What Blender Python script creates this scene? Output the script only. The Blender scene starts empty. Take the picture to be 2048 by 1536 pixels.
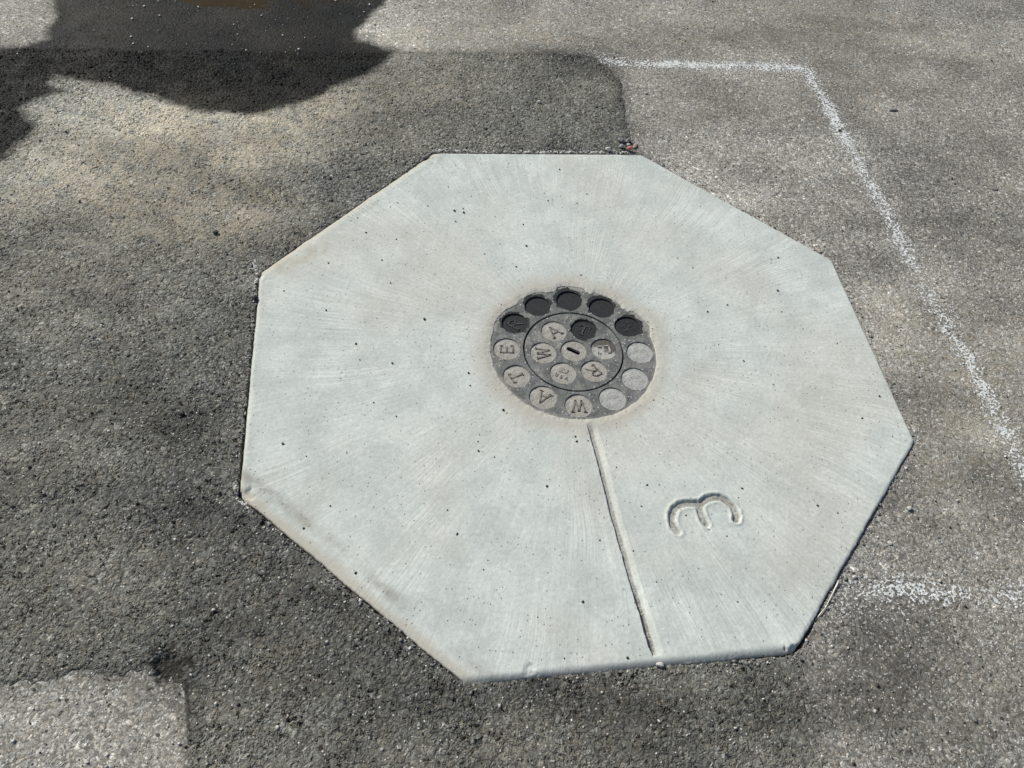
import bpy, bmesh, math, random
import numpy as np
from mathutils import Vector, Matrix

random.seed(7)
rng = np.random.default_rng(11)
scene = bpy.context.scene
COL = scene.collection

# ------------------------------------------------------------------ camera
CAM = np.array([-0.1065954, -0.94965116, 1.14872543])
RT = np.array([0.99281291, 0.09606842, 0.07136791])
UP = np.array([-0.11967673, 0.79696337, 0.5920531])
FW = np.array([0.0, 0.59633904, -0.80273267])
FPX = 1600.0
cam_data = bpy.data.cameras.new('camera')
cam_data.sensor_width = 36.0
cam_data.lens = 36.0 * FPX / 2048.0
cam_data.clip_start = 0.01
cam_data.clip_end = 500.0
cam = bpy.data.objects.new('camera', cam_data)
COL.objects.link(cam)
cam.matrix_world = Matrix(((RT[0], UP[0], -FW[0], CAM[0]),
                           (RT[1], UP[1], -FW[1], CAM[1]),
                           (RT[2], UP[2], -FW[2], CAM[2]),
                           (0, 0, 0, 1)))
scene.camera = cam

# ------------------------------------------------------------------ light
SUN_EL = math.radians(40.0)
SUN_DIR = np.array([-0.82, 0.57])                 # where the sun stands, seen from above
SUN_DIR = SUN_DIR / np.hypot(*SUN_DIR)
world = bpy.data.worlds.new('World')
scene.world = world
world.use_nodes = True
wn = world.node_tree.nodes
wl = world.node_tree.links
sky = wn.new('ShaderNodeTexSky')
sky.sky_type = 'NISHITA'
sky.sun_disc = False
sky.sun_elevation = SUN_EL
sky.sun_rotation = math.atan2(SUN_DIR[0], SUN_DIR[1])
sky.dust_density = 1.5
bg = wn['Background']
bg.inputs['Strength'].default_value = 0.085
wl.new(sky.outputs[0], bg.inputs['Color'])

sun_data = bpy.data.lights.new('sun', 'SUN')
sun_data.energy = 4.4
sun_data.angle = math.radians(0.53)
sun_data.color = (1.0, 0.975, 0.875)
sun = bpy.data.objects.new('sun', sun_data)
COL.objects.link(sun)
sd = Vector((SUN_DIR[0] * math.cos(SUN_EL), SUN_DIR[1] * math.cos(SUN_EL), math.sin(SUN_EL)))
sun.rotation_euler = sd.to_track_quat('Z', 'Y').to_euler()
sun.location = sd * 5

vs = scene.view_settings
vs.view_transform = 'Standard'
vs.look = 'None'
vs.gamma = 1.0
vs.use_curve_mapping = False
vs.exposure = 0.0
scene.cycles.use_denoising = False

# ------------------------------------------------------------------ helpers
Z_GROUND = -0.0042


def ground(px, py, z=Z_GROUND):
    """a point measured on the photograph, as a place on the ground"""
    d = FW + RT * (px - 1024.0) / FPX - UP * (py - 768.0) / FPX
    k = (z - CAM[2]) / d[2]
    p = CAM + k * d
    return np.array([p[0], p[1]])


def gpoly(pts, z=Z_GROUND):
    return np.array([ground(x, y, z) for x, y in pts])


def hash01(ix, iy, seed):
    h = (ix.astype(np.int64) * 374761393 + iy.astype(np.int64) * 668265263 + seed * 974711) & 0xFFFFFFFF
    h = ((h ^ (h >> 13)) * 1274126177) & 0xFFFFFFFF
    h = ((h ^ (h >> 16)) * 2246822519) & 0xFFFFFFFF
    h = h ^ (h >> 15)
    return (h & 0xFFFFFF) / float(0xFFFFFF)


def vnoise(x, y, seed=0):
    ix = np.floor(x); iy = np.floor(y)
    fx = x - ix; fy = y - iy
    fx = fx * fx * (3 - 2 * fx); fy = fy * fy * (3 - 2 * fy)
    a = hash01(ix, iy, seed); b = hash01(ix + 1, iy, seed)
    c = hash01(ix, iy + 1, seed); d = hash01(ix + 1, iy + 1, seed)
    return (a * (1 - fx) + b * fx) * (1 - fy) + (c * (1 - fx) + d * fx) * fy


def fbm(x, y, scale, octaves=4, seed=0):
    """-1..1 noise, scale in cells per metre"""
    x = np.asarray(x, float); y = np.asarray(y, float)
    s = np.zeros(np.broadcast(x, y).shape); amp = 1.0; tot = 0.0
    for o in range(octaves):
        s += amp * (vnoise(x * scale + 17.3 * o, y * scale - 9.1 * o, seed + 31 * o) * 2 - 1)
        tot += amp; amp *= 0.5; scale *= 2.03
    return s / tot


def smooth(a, b, x):
    t = np.clip((x - a) / (b - a), 0, 1)
    return t * t * (3 - 2 * t)


def seg_dist(x, y, p, q):
    px, py = q[0] - p[0], q[1] - p[1]
    L = px * px + py * py + 1e-12
    t = np.clip(((x - p[0]) * px + (y - p[1]) * py) / L, 0, 1)
    return np.hypot(x - p[0] - t * px, y - p[1] - t * py)


def poly_sdf(x, y, poly):
    """positive inside"""
    d = np.full(x.shape, 1e9)
    inside = np.zeros(x.shape, bool)
    n = len(poly)
    for i in range(n):
        p, q = poly[i], poly[(i + 1) % n]
        d = np.minimum(d, seg_dist(x, y, p, q))
        if p[1] != q[1]:
            c = ((p[1] > y) != (q[1] > y)) & (x < (q[0] - p[0]) * (y - p[1]) / (q[1] - p[1]) + p[0])
            inside ^= c
    return np.where(inside, d, -d)


def line_dist(x, y, pts):
    d = np.full(x.shape, 1e9)
    for i in range(len(pts) - 1):
        d = np.minimum(d, seg_dist(x, y, pts[i], pts[i + 1]))
    return d


def mesh_obj(name, co, faces, mat=None, parent=None, smooth_shade=True, attrs=None):
    """faces: (n,k) int array or a list of such arrays"""
    if not isinstance(faces, (list, tuple)):
        faces = [faces]
    faces = [np.asarray(f, np.int32) for f in faces if len(f)]
    me = bpy.data.meshes.new(name)
    co = np.asarray(co, np.float32)
    me.vertices.add(len(co))
    me.vertices.foreach_set('co', co.ravel())
    loops = np.concatenate([f.ravel() for f in faces])
    tot = np.concatenate([np.full(len(f), f.shape[1], np.int32) for f in faces])
    start = np.concatenate([[0], np.cumsum(tot)[:-1]]).astype(np.int32)
    me.loops.add(len(loops))
    me.loops.foreach_set('vertex_index', loops)
    me.polygons.add(len(tot))
    me.polygons.foreach_set('loop_start', start)
    me.polygons.foreach_set('loop_total', tot)
    if smooth_shade:
        me.polygons.foreach_set('use_smooth', np.ones(len(tot), bool))
    for k, v in (attrs or {}).items():
        a = me.attributes.new(k, 'FLOAT', 'POINT')
        a.data.foreach_set('value', np.asarray(v, np.float32))
    me.update(calc_edges=True)
    me.validate()
    if mat:
        me.materials.append(mat)
    o = bpy.data.objects.new(name, me)
    COL.objects.link(o)
    if parent:
        o.parent = parent
    return o


def compact(co, faces, attrs=None):
    used = np.zeros(len(co), bool)
    for f in faces:
        used[f.ravel()] = True
    idx = np.cumsum(used) - 1
    return co[used], [idx[f] for f in faces], {k: v[used] for k, v in (attrs or {}).items()}


def grid_faces(ny, nx, wrap=False):
    i = np.arange(ny - 1)[:, None]
    j = np.arange(nx if wrap else nx - 1)[None, :]
    j2 = (j + 1) % nx
    return np.stack([(i * nx + j), (i * nx + j2), ((i + 1) * nx + j2), ((i + 1) * nx + j)], -1).reshape(-1, 4)


def tag(o, label=None, cat=None, group=None, kind=None):
    if label: o['label'] = label
    if cat: o['category'] = cat
    if group: o['group'] = group
    if kind: o['kind'] = kind
    return o


def empty(name, loc=(0, 0, 0)):
    o = bpy.data.objects.new(name, None)
    o.empty_display_size = 0.05
    o.location = loc
    COL.objects.link(o)
    return o


# ------------------------------------------------------------------ node helper
class NT:
    def __init__(self, name):
        self.mat = bpy.data.materials.new(name)
        self.mat.use_nodes = True
        self.t = self.mat.node_tree
        self.t.nodes.clear()
        self.out = self.t.nodes.new('ShaderNodeOutputMaterial')
        self.co = self.t.nodes.new('ShaderNodeTexCoord').outputs['Object']

    def put(self, sock, v):
        if isinstance(v, bpy.types.NodeSocket):
            self.t.links.new(v, sock)
        elif v is not None:
            if hasattr(sock.default_value, '__len__') and not hasattr(v, '__len__'):
                v = (v, v, v) if len(sock.default_value) == 3 else (v, v, v, 1)
            if hasattr(v, '__len__') and len(sock.default_value) == 4 and len(v) == 3:
                v = (*v, 1)
            sock.default_value = v

    def math(self, op, a, b=None, c=None, clamp=False):
        n = self.t.nodes.new('ShaderNodeMath'); n.operation = op; n.use_clamp = clamp
        for s, v in zip(n.inputs, (a, b, c)):
            self.put(s, v)
        return n.outputs[0]

    def add(self, a, b): return self.math('ADD', a, b)
    def sub(self, a, b): return self.math('SUBTRACT', a, b)
    def mul(self, a, b): return self.math('MULTIPLY', a, b)

    def vmath(self, op, a, b=None):
        n = self.t.nodes.new('ShaderNodeVectorMath'); n.operation = op
        self.put(n.inputs[0], a)
        if op == 'SCALE': self.put(n.inputs['Scale'], b)
        elif b is not None: self.put(n.inputs[1], b)
        return n.outputs['Value'] if op in ('LENGTH', 'DISTANCE') else n.outputs[0]

    def noise(self, scale, detail=2.0, rough=0.5, vec=None, dim='3D', distort=0.0):
        n = self.t.nodes.new('ShaderNodeTexNoise'); n.noise_dimensions = dim
        self.put(n.inputs['Vector'], vec or self.co)
        n.inputs['Scale'].default_value = scale
        n.inputs['Detail'].default_value = detail
        n.inputs['Roughness'].default_value = rough
        n.inputs['Distortion'].default_value = distort
        return n.outputs[0]

    def noise_col(self, scale, vec=None):
        n = self.t.nodes.new('ShaderNodeTexNoise')
        self.put(n.inputs['Vector'], vec or self.co)
        n.inputs['Scale'].default_value = scale
        return n.outputs['Color']

    def voro(self, scale, vec=None, feature='F1', rand=1.0):
        n = self.t.nodes.new('ShaderNodeTexVoronoi')
        n.voronoi_dimensions = '2D'; n.feature = feature
        self.put(n.inputs['Vector'], vec or self.co)
        n.inputs['Scale'].default_value = scale
        n.inputs['Randomness'].default_value = rand
        if feature == 'DISTANCE_TO_EDGE':
            return n.outputs['Distance'], None
        s = self.t.nodes.new('ShaderNodeSeparateColor')
        self.t.links.new(n.outputs['Color'], s.inputs[0])
        return n.outputs['Distance'], s.outputs

    def step(self, v, a, b, lo=0.0, hi=1.0):
        n = self.t.nodes.new('ShaderNodeMapRange'); n.interpolation_type = 'SMOOTHSTEP'
        self.put(n.inputs['Value'], v)
        n.inputs['From Min'].default_value = a; n.inputs['From Max'].default_value = b
        n.inputs['To Min'].default_value = lo; n.inputs['To Max'].default_value = hi
        return n.outputs[0]

    def mix(self, f, a, b, mode='MIX'):
        n = self.t.nodes.new('ShaderNodeMix'); n.data_type = 'RGBA'; n.blend_type = mode
        self.put(n.inputs[0], f); self.put(n.inputs[6], a); self.put(n.inputs[7], b)
        return n.outputs[2]

    def mixf(self, f, a, b):
        n = self.t.nodes.new('ShaderNodeMix'); n.data_type = 'FLOAT'
        self.put(n.inputs[0], f); self.put(n.inputs[2], a); self.put(n.inputs[3], b)
        return n.outputs[0]

    def ramp(self, v, stops):
        n = self.t.nodes.new('ShaderNodeValToRGB')
        self.put(n.inputs[0], v)
        el = n.color_ramp.elements
        while len(el) < len(stops): el.new(0.5)
        for e, (p, c) in zip(el, stops):
            e.position = p
            e.color = (c, c, c, 1) if not hasattr(c, '__len__') else (*c, 1)
        return n.outputs[0]

    def attr(self, name):
        n = self.t.nodes.new('ShaderNodeAttribute'); n.attribute_name = name
        return n.outputs['Fac']

    def sep(self, v):
        n = self.t.nodes.new('ShaderNodeSeparateXYZ'); self.put(n.inputs[0], v); return n.outputs

    def comb(self, x, y, z=0.0):
        n = self.t.nodes.new('ShaderNodeCombineXYZ')
        for s, v in zip(n.inputs, (x, y, z)): self.put(s, v)
        return n.outputs[0]

    def bsdf(self, color, rough=0.85, spec=0.4, metal=0.0, coat=None, coat_rough=0.1, normal=None):
        n = self.t.nodes.new('ShaderNodeBsdfPrincipled')
        self.put(n.inputs['Base Color'], color)
        self.put(n.inputs['Roughness'], rough)
        self.put(n.inputs['Specular IOR Level'], spec)
        self.put(n.inputs['Metallic'], metal)
        if coat is not None:
            self.put(n.inputs['Coat Weight'], coat)
            self.put(n.inputs['Coat Roughness'], coat_rough)
        if normal is not None: self.put(n.inputs['Normal'], normal)
        self.t.links.new(n.outputs[0], self.out.inputs['Surface'])
        return n

    def bump(self, h, dist=1.0, strength=1.0):
        n = self.t.nodes.new('ShaderNodeBump')
        self.put(n.inputs['Height'], h)
        n.inputs['Distance'].default_value = dist
        n.inputs['Strength'].default_value = strength
        return n.outputs[0]

    def displace(self, h):
        n = self.t.nodes.new('ShaderNodeDisplacement')
        self.put(n.inputs['Height'], h)
        n.inputs['Midlevel'].default_value = 0.0
        n.inputs['Scale'].default_value = 1.0
        self.t.links.new(n.outputs[0], self.out.inputs['Displacement'])
        self.mat.displacement_method = 'BOTH'


# ------------------------------------------------------------------ materials
def asphalt_height(n, rough, pits, sc=1.0):
    """relief of the stones in metres; shared by the asphalt and by the paint on it"""
    warp = n.vmath('ADD', n.co, n.vmath('SCALE', n.vmath('SUBTRACT', n.noise_col(95.0), (0.5, 0.5, 0.5)), 0.014))
    d1, c1 = n.voro(118.0 * sc, warp)
    d2, c2 = n.voro(265.0 * sc, warp)
    big = n.noise(55.0, 3.0, 0.6)
    pit = n.mul(n.step(n.noise(135.0, 2.0, 0.6, distort=0.6), 0.55, 0.70), n.step(n.noise(22.0, 1.0), 0.36, 0.60))
    h = n.mul(n.sub(0.42, d1), 0.0034 * rough)
    h = n.add(h, n.mul(n.sub(0.42, d2), 0.0016 * rough))
    h = n.add(h, n.mul(n.sub(c1[1], 0.5), 0.0010 * rough))
    h = n.add(h, n.mul(n.sub(big, 0.5), 0.0030 * rough))
    h = n.mul(h, n.step(n.noise(21.0, 3.0, 0.6), 0.32, 0.66, 0.35, 1.25))
    h = n.sub(h, n.mul(pit, 0.0036 * pits))
    return h, d1, c1, d2, c2, pit


def asphalt(name, base, rough, pits, stone_contrast, speck, sc):
    n = NT(name)
    h, d1, c1, d2, c2, pit = asphalt_height(n, rough, pits, sc)
    tone, dust, wet, tar = n.attr('tone'), n.attr('dust'), n.attr('wet'), n.attr('tar')
    k = stone_contrast
    val = n.ramp(c1[0], [(0.0, 1 - 0.50 * k), (0.22, 1 - 0.10 * k), (0.76, 1 + 0.04 * k), (0.92, 1 + 0.40 * k), (1.0, 1 + 1.2 * k)])
    val2 = n.ramp(c2[0], [(0.0, 1 - 0.65 * k), (0.20, 1 - 0.10 * k), (0.8, 1 + 0.06 * k), (1.0, 1 + 1.1 * k)])
    col = n.mix(1.0, n.mix(1.0, base, val, 'MULTIPLY'), val2, 'MULTIPLY')
    # black binder shows between the stones
    col = n.mix(n.mul(n.step(d1, 0.38, 0.66), 0.42), col, (0.035, 0.034, 0.033))
    # grey-to-brown hue drift of the stones
    col = n.mix(n.mul(n.step(c1[2], 0.55, 0.95), 0.35), col, n.mix(1.0, col, (1.18, 1.0, 0.82), 'MULTIPLY'))
    # dust filling the texture
    dn = n.step(n.noise(38.0, 4.0, 0.65), 0.30, 0.68)
    dn2 = n.step(n.noise(9.0, 3.0, 0.6), 0.25, 0.75)
    df = n.mul(dust, n.add(n.mul(dn, 0.65), n.mul(dn2, 0.35)))
    col = n.mix(n.math('MINIMUM', df, 0.9), col, n.mix(n.noise(14.0, 3.0), (0.252, 0.212, 0.150), (0.310, 0.282, 0.226)))
    # fine grain of the stones
    fine = n.step(n.noise(420.0, 2.0, 0.7), 0.28, 0.72, 0.66, 1.34)
    col = n.mix(1.0, col, fine, 'MULTIPLY')
    # mottled dirt
    mott = n.add(0.50, n.add(n.mul(n.noise(11.0, 6.0, 0.74), 0.62), n.mul(n.noise(70.0, 3.0, 0.65), 0.40)))
    col = n.mix(1.0, col, mott, 'MULTIPLY')
    col = n.mix(1.0, col, tone, 'MULTIPLY')
    # light quartz specks and black tar specks
    d3, c3 = n.voro(300.0)
    sp = n.mul(n.math('GREATER_THAN', c3[0], 1.0 - speck), n.math('LESS_THAN', d3, 0.34))
    col = n.mix(n.mul(sp, 0.85), col, n.mix(c3[1], (0.30, 0.29, 0.27), (0.70, 0.69, 0.66)))
    d4, c4 = n.voro(105.0)
    bk = n.mul(n.math('GREATER_THAN', c4[0], 0.965), n.math('LESS_THAN', d4, n.add(0.12, n.mul(c4[1], 0.16))))
    col = n.mix(n.mul(bk, 0.85), col, (0.018, 0.018, 0.018))
    col = n.mix(tar, col, (0.014, 0.011, 0.009))
    # water darkens it
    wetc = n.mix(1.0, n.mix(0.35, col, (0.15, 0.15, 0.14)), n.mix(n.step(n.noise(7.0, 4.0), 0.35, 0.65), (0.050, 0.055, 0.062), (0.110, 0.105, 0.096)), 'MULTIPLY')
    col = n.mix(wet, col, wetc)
    ro = n.mixf(wet, 0.9, n.add(0.42, n.mul(n.noise(25.0, 2.0), 0.25)))
    n.bsdf(col, ro, n.mixf(wet, 0.22, 0.08))
    n.displace(n.mul(h, n.sub(1.0, n.mul(dust, 0.25))))
    return n.mat


M_ROAD = asphalt('worn_asphalt', (0.252, 0.246, 0.228), 0.26, 0.40, 0.80, 0.075, 1.55)
M_PATCH = asphalt('patch_asphalt', (0.166, 0.168, 0.154), 0.95, 1.70, 0.60, 0.034, 1.3)


def concrete():
    n = NT('collar_concrete')
    edge, inner = n.attr('edge'), n.attr('inner')
    x, y, z = n.sep(n.co)[0:3]
    r = n.vmath('LENGTH', n.comb(x, y, 0.0))
    th = n.math('ARCTAN2', y, x)
    # the broom was drawn outwards: fine streaks along the radius
    cth = n.math('COSINE', th); sth = n.math('SINE', th)
    wob_ = n.mul(n.sub(n.noise(7.0, 1.0), 0.5), 0.05)
    streak_v = n.comb(n.math('COSINE', n.add(th, wob_)), n.math('SINE', n.add(th, wob_)), n.mul(r, 0.05))
    streak = n.noise(150.0, 3.0, 0.62, vec=streak_v)
    streak2 = n.noise(42.0, 2.0, 0.55, vec=n.comb(cth, sth, n.mul(r, 0.08)))
    where = n.step(n.noise(5.5, 3.0), 0.44, 0.64)
    mott = n.noise(11.0, 5.0, 0.62)
    fine = n.noise(160.0, 3.0, 0.65)
    blot = n.noise(34.0, 4.0, 0.7, distort=0.8)
    col = n.mix(n.step(mott, 0.34, 0.66), (0.455, 0.488, 0.462), (0.555, 0.582, 0.548))
    col = n.mix(n.mul(n.step(n.noise(3.2, 3.0), 0.42, 0.66), 0.5), col, (0.500, 0.488, 0.440))
    col = n.mix(n.mul(n.step(blot, 0.58, 0.74), 0.36), col, (0.400, 0.400, 0.378))
    col = n.mix(n.mul(n.step(blot, 0.44, 0.28), 0.5), col, (0.610, 0.640, 0.608))
    col = n.mix(1.0, col, n.add(0.74, n.mul(fine, 0.52)), 'MULTIPLY')
    sv = n.mul(n.sub(streak, 0.5), n.add(0.20, n.mul(where, 0.55)))
    col = n.mix(1.0, col, n.add(1.0, n.add(sv, n.mul(n.sub(streak2, 0.5), 0.16))), 'MULTIPLY')
    sm_ = n.step(n.noise(6.5, 5.0, 0.7, distort=0.6), 0.54, 0.72)
    col = n.mix(n.mul(sm_, 0.30), col, (0.385, 0.372, 0.335))
    dk = n.step(n.noise(85.0, 4.0, 0.72), 0.60, 0.74)
    col = n.mix(n.mul(dk, 0.30), col, (0.33, 0.325, 0.30))
    # buff cement skin on the tooled edges and around the iron
    en = n.add(edge, n.mul(n.sub(n.noise(26.0, 4.0, 0.6), 0.5), 0.5))
    col = n.mix(n.mul(n.step(en, 0.20, 0.75), 0.72), col, (0.470, 0.436, 0.368))
    col = n.mix(n.mul(n.step(inner, 0.1, 0.9), n.add(0.32, n.mul(n.noise(20.0, 4.0), 0.62))), col, (0.405, 0.368, 0.312))
    # grimy line where the edging trowel stopped
    gr = n.attr('grime')
    col = n.mix(n.mul(n.mul(gr, 0.55), n.step(n.noise(34.0, 5.0, 0.7), 0.30, 0.66)), col, (0.25, 0.235, 0.205))
    rust = n.attr('rust')
    col = n.mix(n.mul(n.mul(rust, 0.6), n.step(n.noise(40.0, 4.0), 0.35, 0.65)), col, (0.40, 0.345, 0.262))
    # exposed sand where it was cut
    cut = n.attr('cut')
    dc, cc = n.voro(420.0)
    sand = n.mix(cc[0], (0.10, 0.09, 0.08), (0.36, 0.33, 0.29))
    col = n.mix(n.mul(cut, 0.85), col, sand)
    # pin holes, the shade inside them put into the colour
    dp, cp = n.voro(120.0)
    pin = n.mul(n.math('GREATER_THAN', cp[0], 0.93), n.step(dp, 0.16, 0.09))
    col = n.mix(n.mul(pin, 0.55), col, (0.12, 0.12, 0.115))
    hh = n.mul(n.sub(streak, 0.5), n.add(0.00022, n.mul(where, 0.00050)))
    hh = n.add(hh, n.mul(n.sub(fine, 0.5), 0.00035))
    hh = n.add(hh, n.mul(n.sub(blot, 0.5), 0.00080))
    hh = n.sub(hh, n.mul(pin, 0.0006))
    hh = n.add(hh, n.mul(cut, n.mul(n.sub(n.noise(330.0, 2.0), 0.5), 0.0022)))
    n.bsdf(col, 0.9, 0.25, normal=n.bump(hh))
    return n.mat


M_CONC = concrete()


def simple(name, c0, c1, scale=60.0, rough=0.85, spec=0.3, bump=0.0004, bscale=200.0, metal=0.0):
    n = NT(name)
    f = n.step(n.noise(scale, 4.0, 0.6), 0.3, 0.7)
    n.bsdf(n.mix(f, c0, c1), rough, spec, metal, normal=n.bump(n.mul(n.noise(bscale, 3.0, 0.6), bump)))
    return n.mat


OUTER_A = math.radians(96.957)
INNER_A = math.radians(133.449)
R_OUT, R_IN = 0.125, 0.0577
DISC_O, DISC_I = 0.0249, 0.0243
OUTER = [(R_OUT * math.cos(OUTER_A - k * math.pi / 6), R_OUT * math.sin(OUTER_A - k * math.pi / 6)) for k in range(12)]
INNER = [(R_IN * math.cos(INNER_A - k * math.pi / 3), R_IN * math.sin(INNER_A - k * math.pi / 3)) for k in range(6)]
DARK_O = (0, 1, 2, 10, 11)


def iron(name, bare, film):
    """cast iron under a cement film; the film has flaked off round the bare discs"""
    n = NT(name)
    warp = n.vmath('ADD', n.co, n.vmath('SCALE', n.vmath('SUBTRACT', n.noise_col(85.0), (0.5, 0.5, 0.5)), 0.020))
    warp = n.vmath('ADD', warp, n.vmath('SCALE', n.vmath('SUBTRACT', n.noise_col(300.0), (0.5, 0.5, 0.5)), 0.006))
    sx = n.sep(warp)
    flat = n.comb(sx[0], sx[1], 0.0)
    m = None
    for (cx, cy, rad) in bare:
        d = n.vmath('DISTANCE', flat, (cx, cy, 0.0))
        s = n.step(d, rad + 0.0006, rad - 0.0006)
        m = s if m is None else n.math('MAXIMUM', m, s)
    mott = n.noise(45.0, 5.0, 0.65)
    col = n.mix(n.step(mott, 0.33, 0.68), (0.095, 0.099, 0.098), (0.185, 0.187, 0.180))
    ff = n.step(n.noise(26.0, 4.0, 0.65, distort=0.5), 0.52, 0.70)
    col = n.mix(n.mul(ff, film), col, (0.295, 0.280, 0.250))
    ds, cs = n.voro(240.0)
    sp = n.mul(n.math('GREATER_THAN', cs[0], 0.93), n.math('LESS_THAN', ds, 0.33))
    col = n.mix(n.mul(sp, 0.8), col, (0.46, 0.46, 0.44))
    sp2 = n.mul(n.math('LESS_THAN', cs[0], 0.07), n.math('LESS_THAN', ds, 0.36))
    col = n.mix(n.mul(sp2, 0.7), col, (0.04, 0.04, 0.04))
    r = n.vmath('LENGTH', n.comb(n.sep(n.co)[0], n.sep(n.co)[1], 0.0))
    rim = n.add(r, n.mul(n.sub(n.noise(70.0, 4.0, 0.65), 0.5), 0.016))
    col = n.mix(n.mul(n.step(rim, 0.149, 0.157), 0.6), col, (0.33, 0.31, 0.275))
    h = n.add(n.mul(n.noise(120.0, 4.0, 0.65), 0.0018), n.mul(n.noise(420.0, 2.0), 0.0006))
    h = n.add(h, n.mul(ff, 0.0006 * film))
    ro = 0.78
    if m is not None:
        col = n.mix(m, col, n.mix(n.noise(90.0, 3.0), (0.012, 0.013, 0.014), (0.024, 0.025, 0.026)))
        h = n.sub(h, n.mul(m, 0.0011))
        ro = n.mixf(m, 0.80, 0.62)
    n.bsdf(col, ro, 0.35, 0.0, normal=n.bump(h))
    return n.mat


M_FRAME = iron('frame_iron', [(OUTER[0][0] - 0.003, OUTER[0][1] + 0.0035, 0.0290), (OUTER[1][0] - 0.0010, OUTER[1][1] + 0.0045, 0.0285),
                              (OUTER[2][0] + 0.0040, OUTER[2][1] + 0.0035, 0.0275), (OUTER[10][0] - 0.0012, OUTER[10][1] + 0.0016, 0.0270),
                              (OUTER[11][0] - 0.001, OUTER[11][1] + 0.0030, 0.0280)], 0.35)
M_LID = iron('lid_iron', [(INNER[1][0] + 0.0012, INNER[1][1] - 0.0005, 0.0262)], 0.85)
M_DARKDISC = simple('bare_iron', (0.015, 0.016, 0.018), (0.027, 0.027, 0.028), 120.0, 0.7, 0.3, 0.0006, 260.0)
M_LETTER_DARK = simple('bare_iron_letter', (0.040, 0.040, 0.042), (0.075, 0.074, 0.073), 200.0, 0.55, 0.45, 0.0003, 400.0)
M_LETTER = simple('worn_iron_letter', (0.115, 0.105, 0.090), (0.235, 0.218, 0.190), 220.0, 0.8, 0.3, 0.0005, 380.0)
M_BLACK = simple('black_void', (0.006, 0.006, 0.006), (0.010, 0.010, 0.010), 60.0, 0.95, 0.1)


def paste(name, a, b, dirt):
    n = NT(name)
    f = n.step(n.noise(75.0, 4.0, 0.65), 0.3, 0.7)
    col = n.mix(f, a, b)
    col = n.mix(n.mul(n.step(n.noise(110.0, 4.0, 0.7), 0.54, 0.70), 0.6), col, (0.19, 0.172, 0.148))
    d, c = n.voro(330.0)
    sp = n.mul(n.math('GREATER_THAN', c[0], 0.955), n.math('LESS_THAN', d, 0.30))
    col = n.mix(n.mul(sp, 0.9), col, (0.05, 0.05, 0.048))
    if dirt:
        # caked dirt over the far side of this disc, a fan of paste left on the near side
        p = n.sep(n.co)
        w = n.add(n.add(p[1], n.mul(p[0], 0.25)), n.mul(n.sub(n.noise(110.0, 4.0, 0.7), 0.5), 0.030))
        m = n.step(w, -0.006, 0.004)
        col = n.mix(n.mul(m, 0.95), col, n.mix(n.noise(200.0, 3.0), (0.045, 0.040, 0.036), (0.135, 0.12, 0.105)))
    h = n.add(n.mul(n.noise(90.0, 4.0, 0.6), 0.0022), n.mul(n.noise(380.0, 2.0), 0.0006))
    n.bsdf(col, 0.9, 0.25, normal=n.bump(h))
    return n.mat


M_PASTE = paste('cement_paste', (0.275, 0.262, 0.232), (0.385, 0.370, 0.338), False)
M_PASTE2 = paste('pale_cement_paste', (0.305, 0.306, 0.290), (0.415, 0.416, 0.398), False)
M_PASTE_DIRT = paste('dirty_cement_paste', (0.34, 0.33, 0.305), (0.43, 0.42, 0.395), True)


def paint_mat(name, base0, base1, rough, pits, lift, sc):
    n = NT(name)
    h = asphalt_height(n, rough, pits, sc)[0]
    f = n.step(n.noise(120.0, 3.0), 0.3, 0.7)
    n.bsdf(n.mix(f, base0, base1), 0.7, 0.35)
    n.displace(n.add(h, lift))
    return n.mat


M_PAINT = paint_mat('white_spray_paint', (0.50, 0.515, 0.505), (0.66, 0.675, 0.665), 0.26, 0.40, 0.0005, 1.55)
M_SMEAR = paint_mat('cement_smear', (0.42, 0.41, 0.385), (0.56, 0.55, 0.53), 0.85, 1.45, 0.0006, 1.3)

M_GRIT_DARK = simple('dark_grit', (0.020, 0.019, 0.018), (0.055, 0.052, 0.048), 300.0, 0.8)
M_GRIT_PALE = simple('pale_grit', (0.40, 0.385, 0.36), (0.60, 0.58, 0.55), 300.0, 0.8)
M_GREY_STONE = simple('grey_stone', (0.15, 0.147, 0.142), (0.25, 0.243, 0.232), 300.0, 0.8)
M_CHIP_DARK = simple('dark_chip', (0.055, 0.053, 0.050), (0.11, 0.106, 0.10), 250.0, 0.85)
M_RED = simple('red_chip', (0.44, 0.115, 0.105), (0.60, 0.25, 0.23), 260.0, 0.7)
M_TAN = simple('dry_leaf', (0.26, 0.22, 0.16), (0.36, 0.31, 0.24), 200.0, 0.8)
M_STRAW = simple('pale_straw', (0.60, 0.57, 0.50), (0.72, 0.69, 0.62), 200.0, 0.7)


def water():
    n = NT('puddle_water')
    n.bsdf((0.036, 0.0225, 0.007), 0.30, 0.08, normal=n.bump(n.mul(n.noise(30.0, 2.0), 0.0006)))
    return n.mat


M_WATER = water()

# ------------------------------------------------------------------ layout measured on the ground
OCT = gpoly([(868, 306), (1283, 310), (1663, 520), (1828, 882), (1588, 1303), (935, 1366), (480, 987), (521, 545)], 0.0)
NE = len(OCT)
ON, OC = [], []
for i in range(NE):
    p, q = OCT[i], OCT[(i + 1) % NE]
    t = (q - p) / np.hypot(*(q - p))
    nn = np.array([-t[1], t[0]])
    if nn @ p < 0: nn = -nn
    ON.append(nn); OC.append(float(nn @ p))
ON = np.array(ON); OC = np.array(OC)
BEV_W = np.array([.004, .003, .003, .004, .011, .022, .007, .016])
BEV_D = np.array([.0012, .0010, .0010, .0014, .0060, .0058, .0022, .0026])


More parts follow.
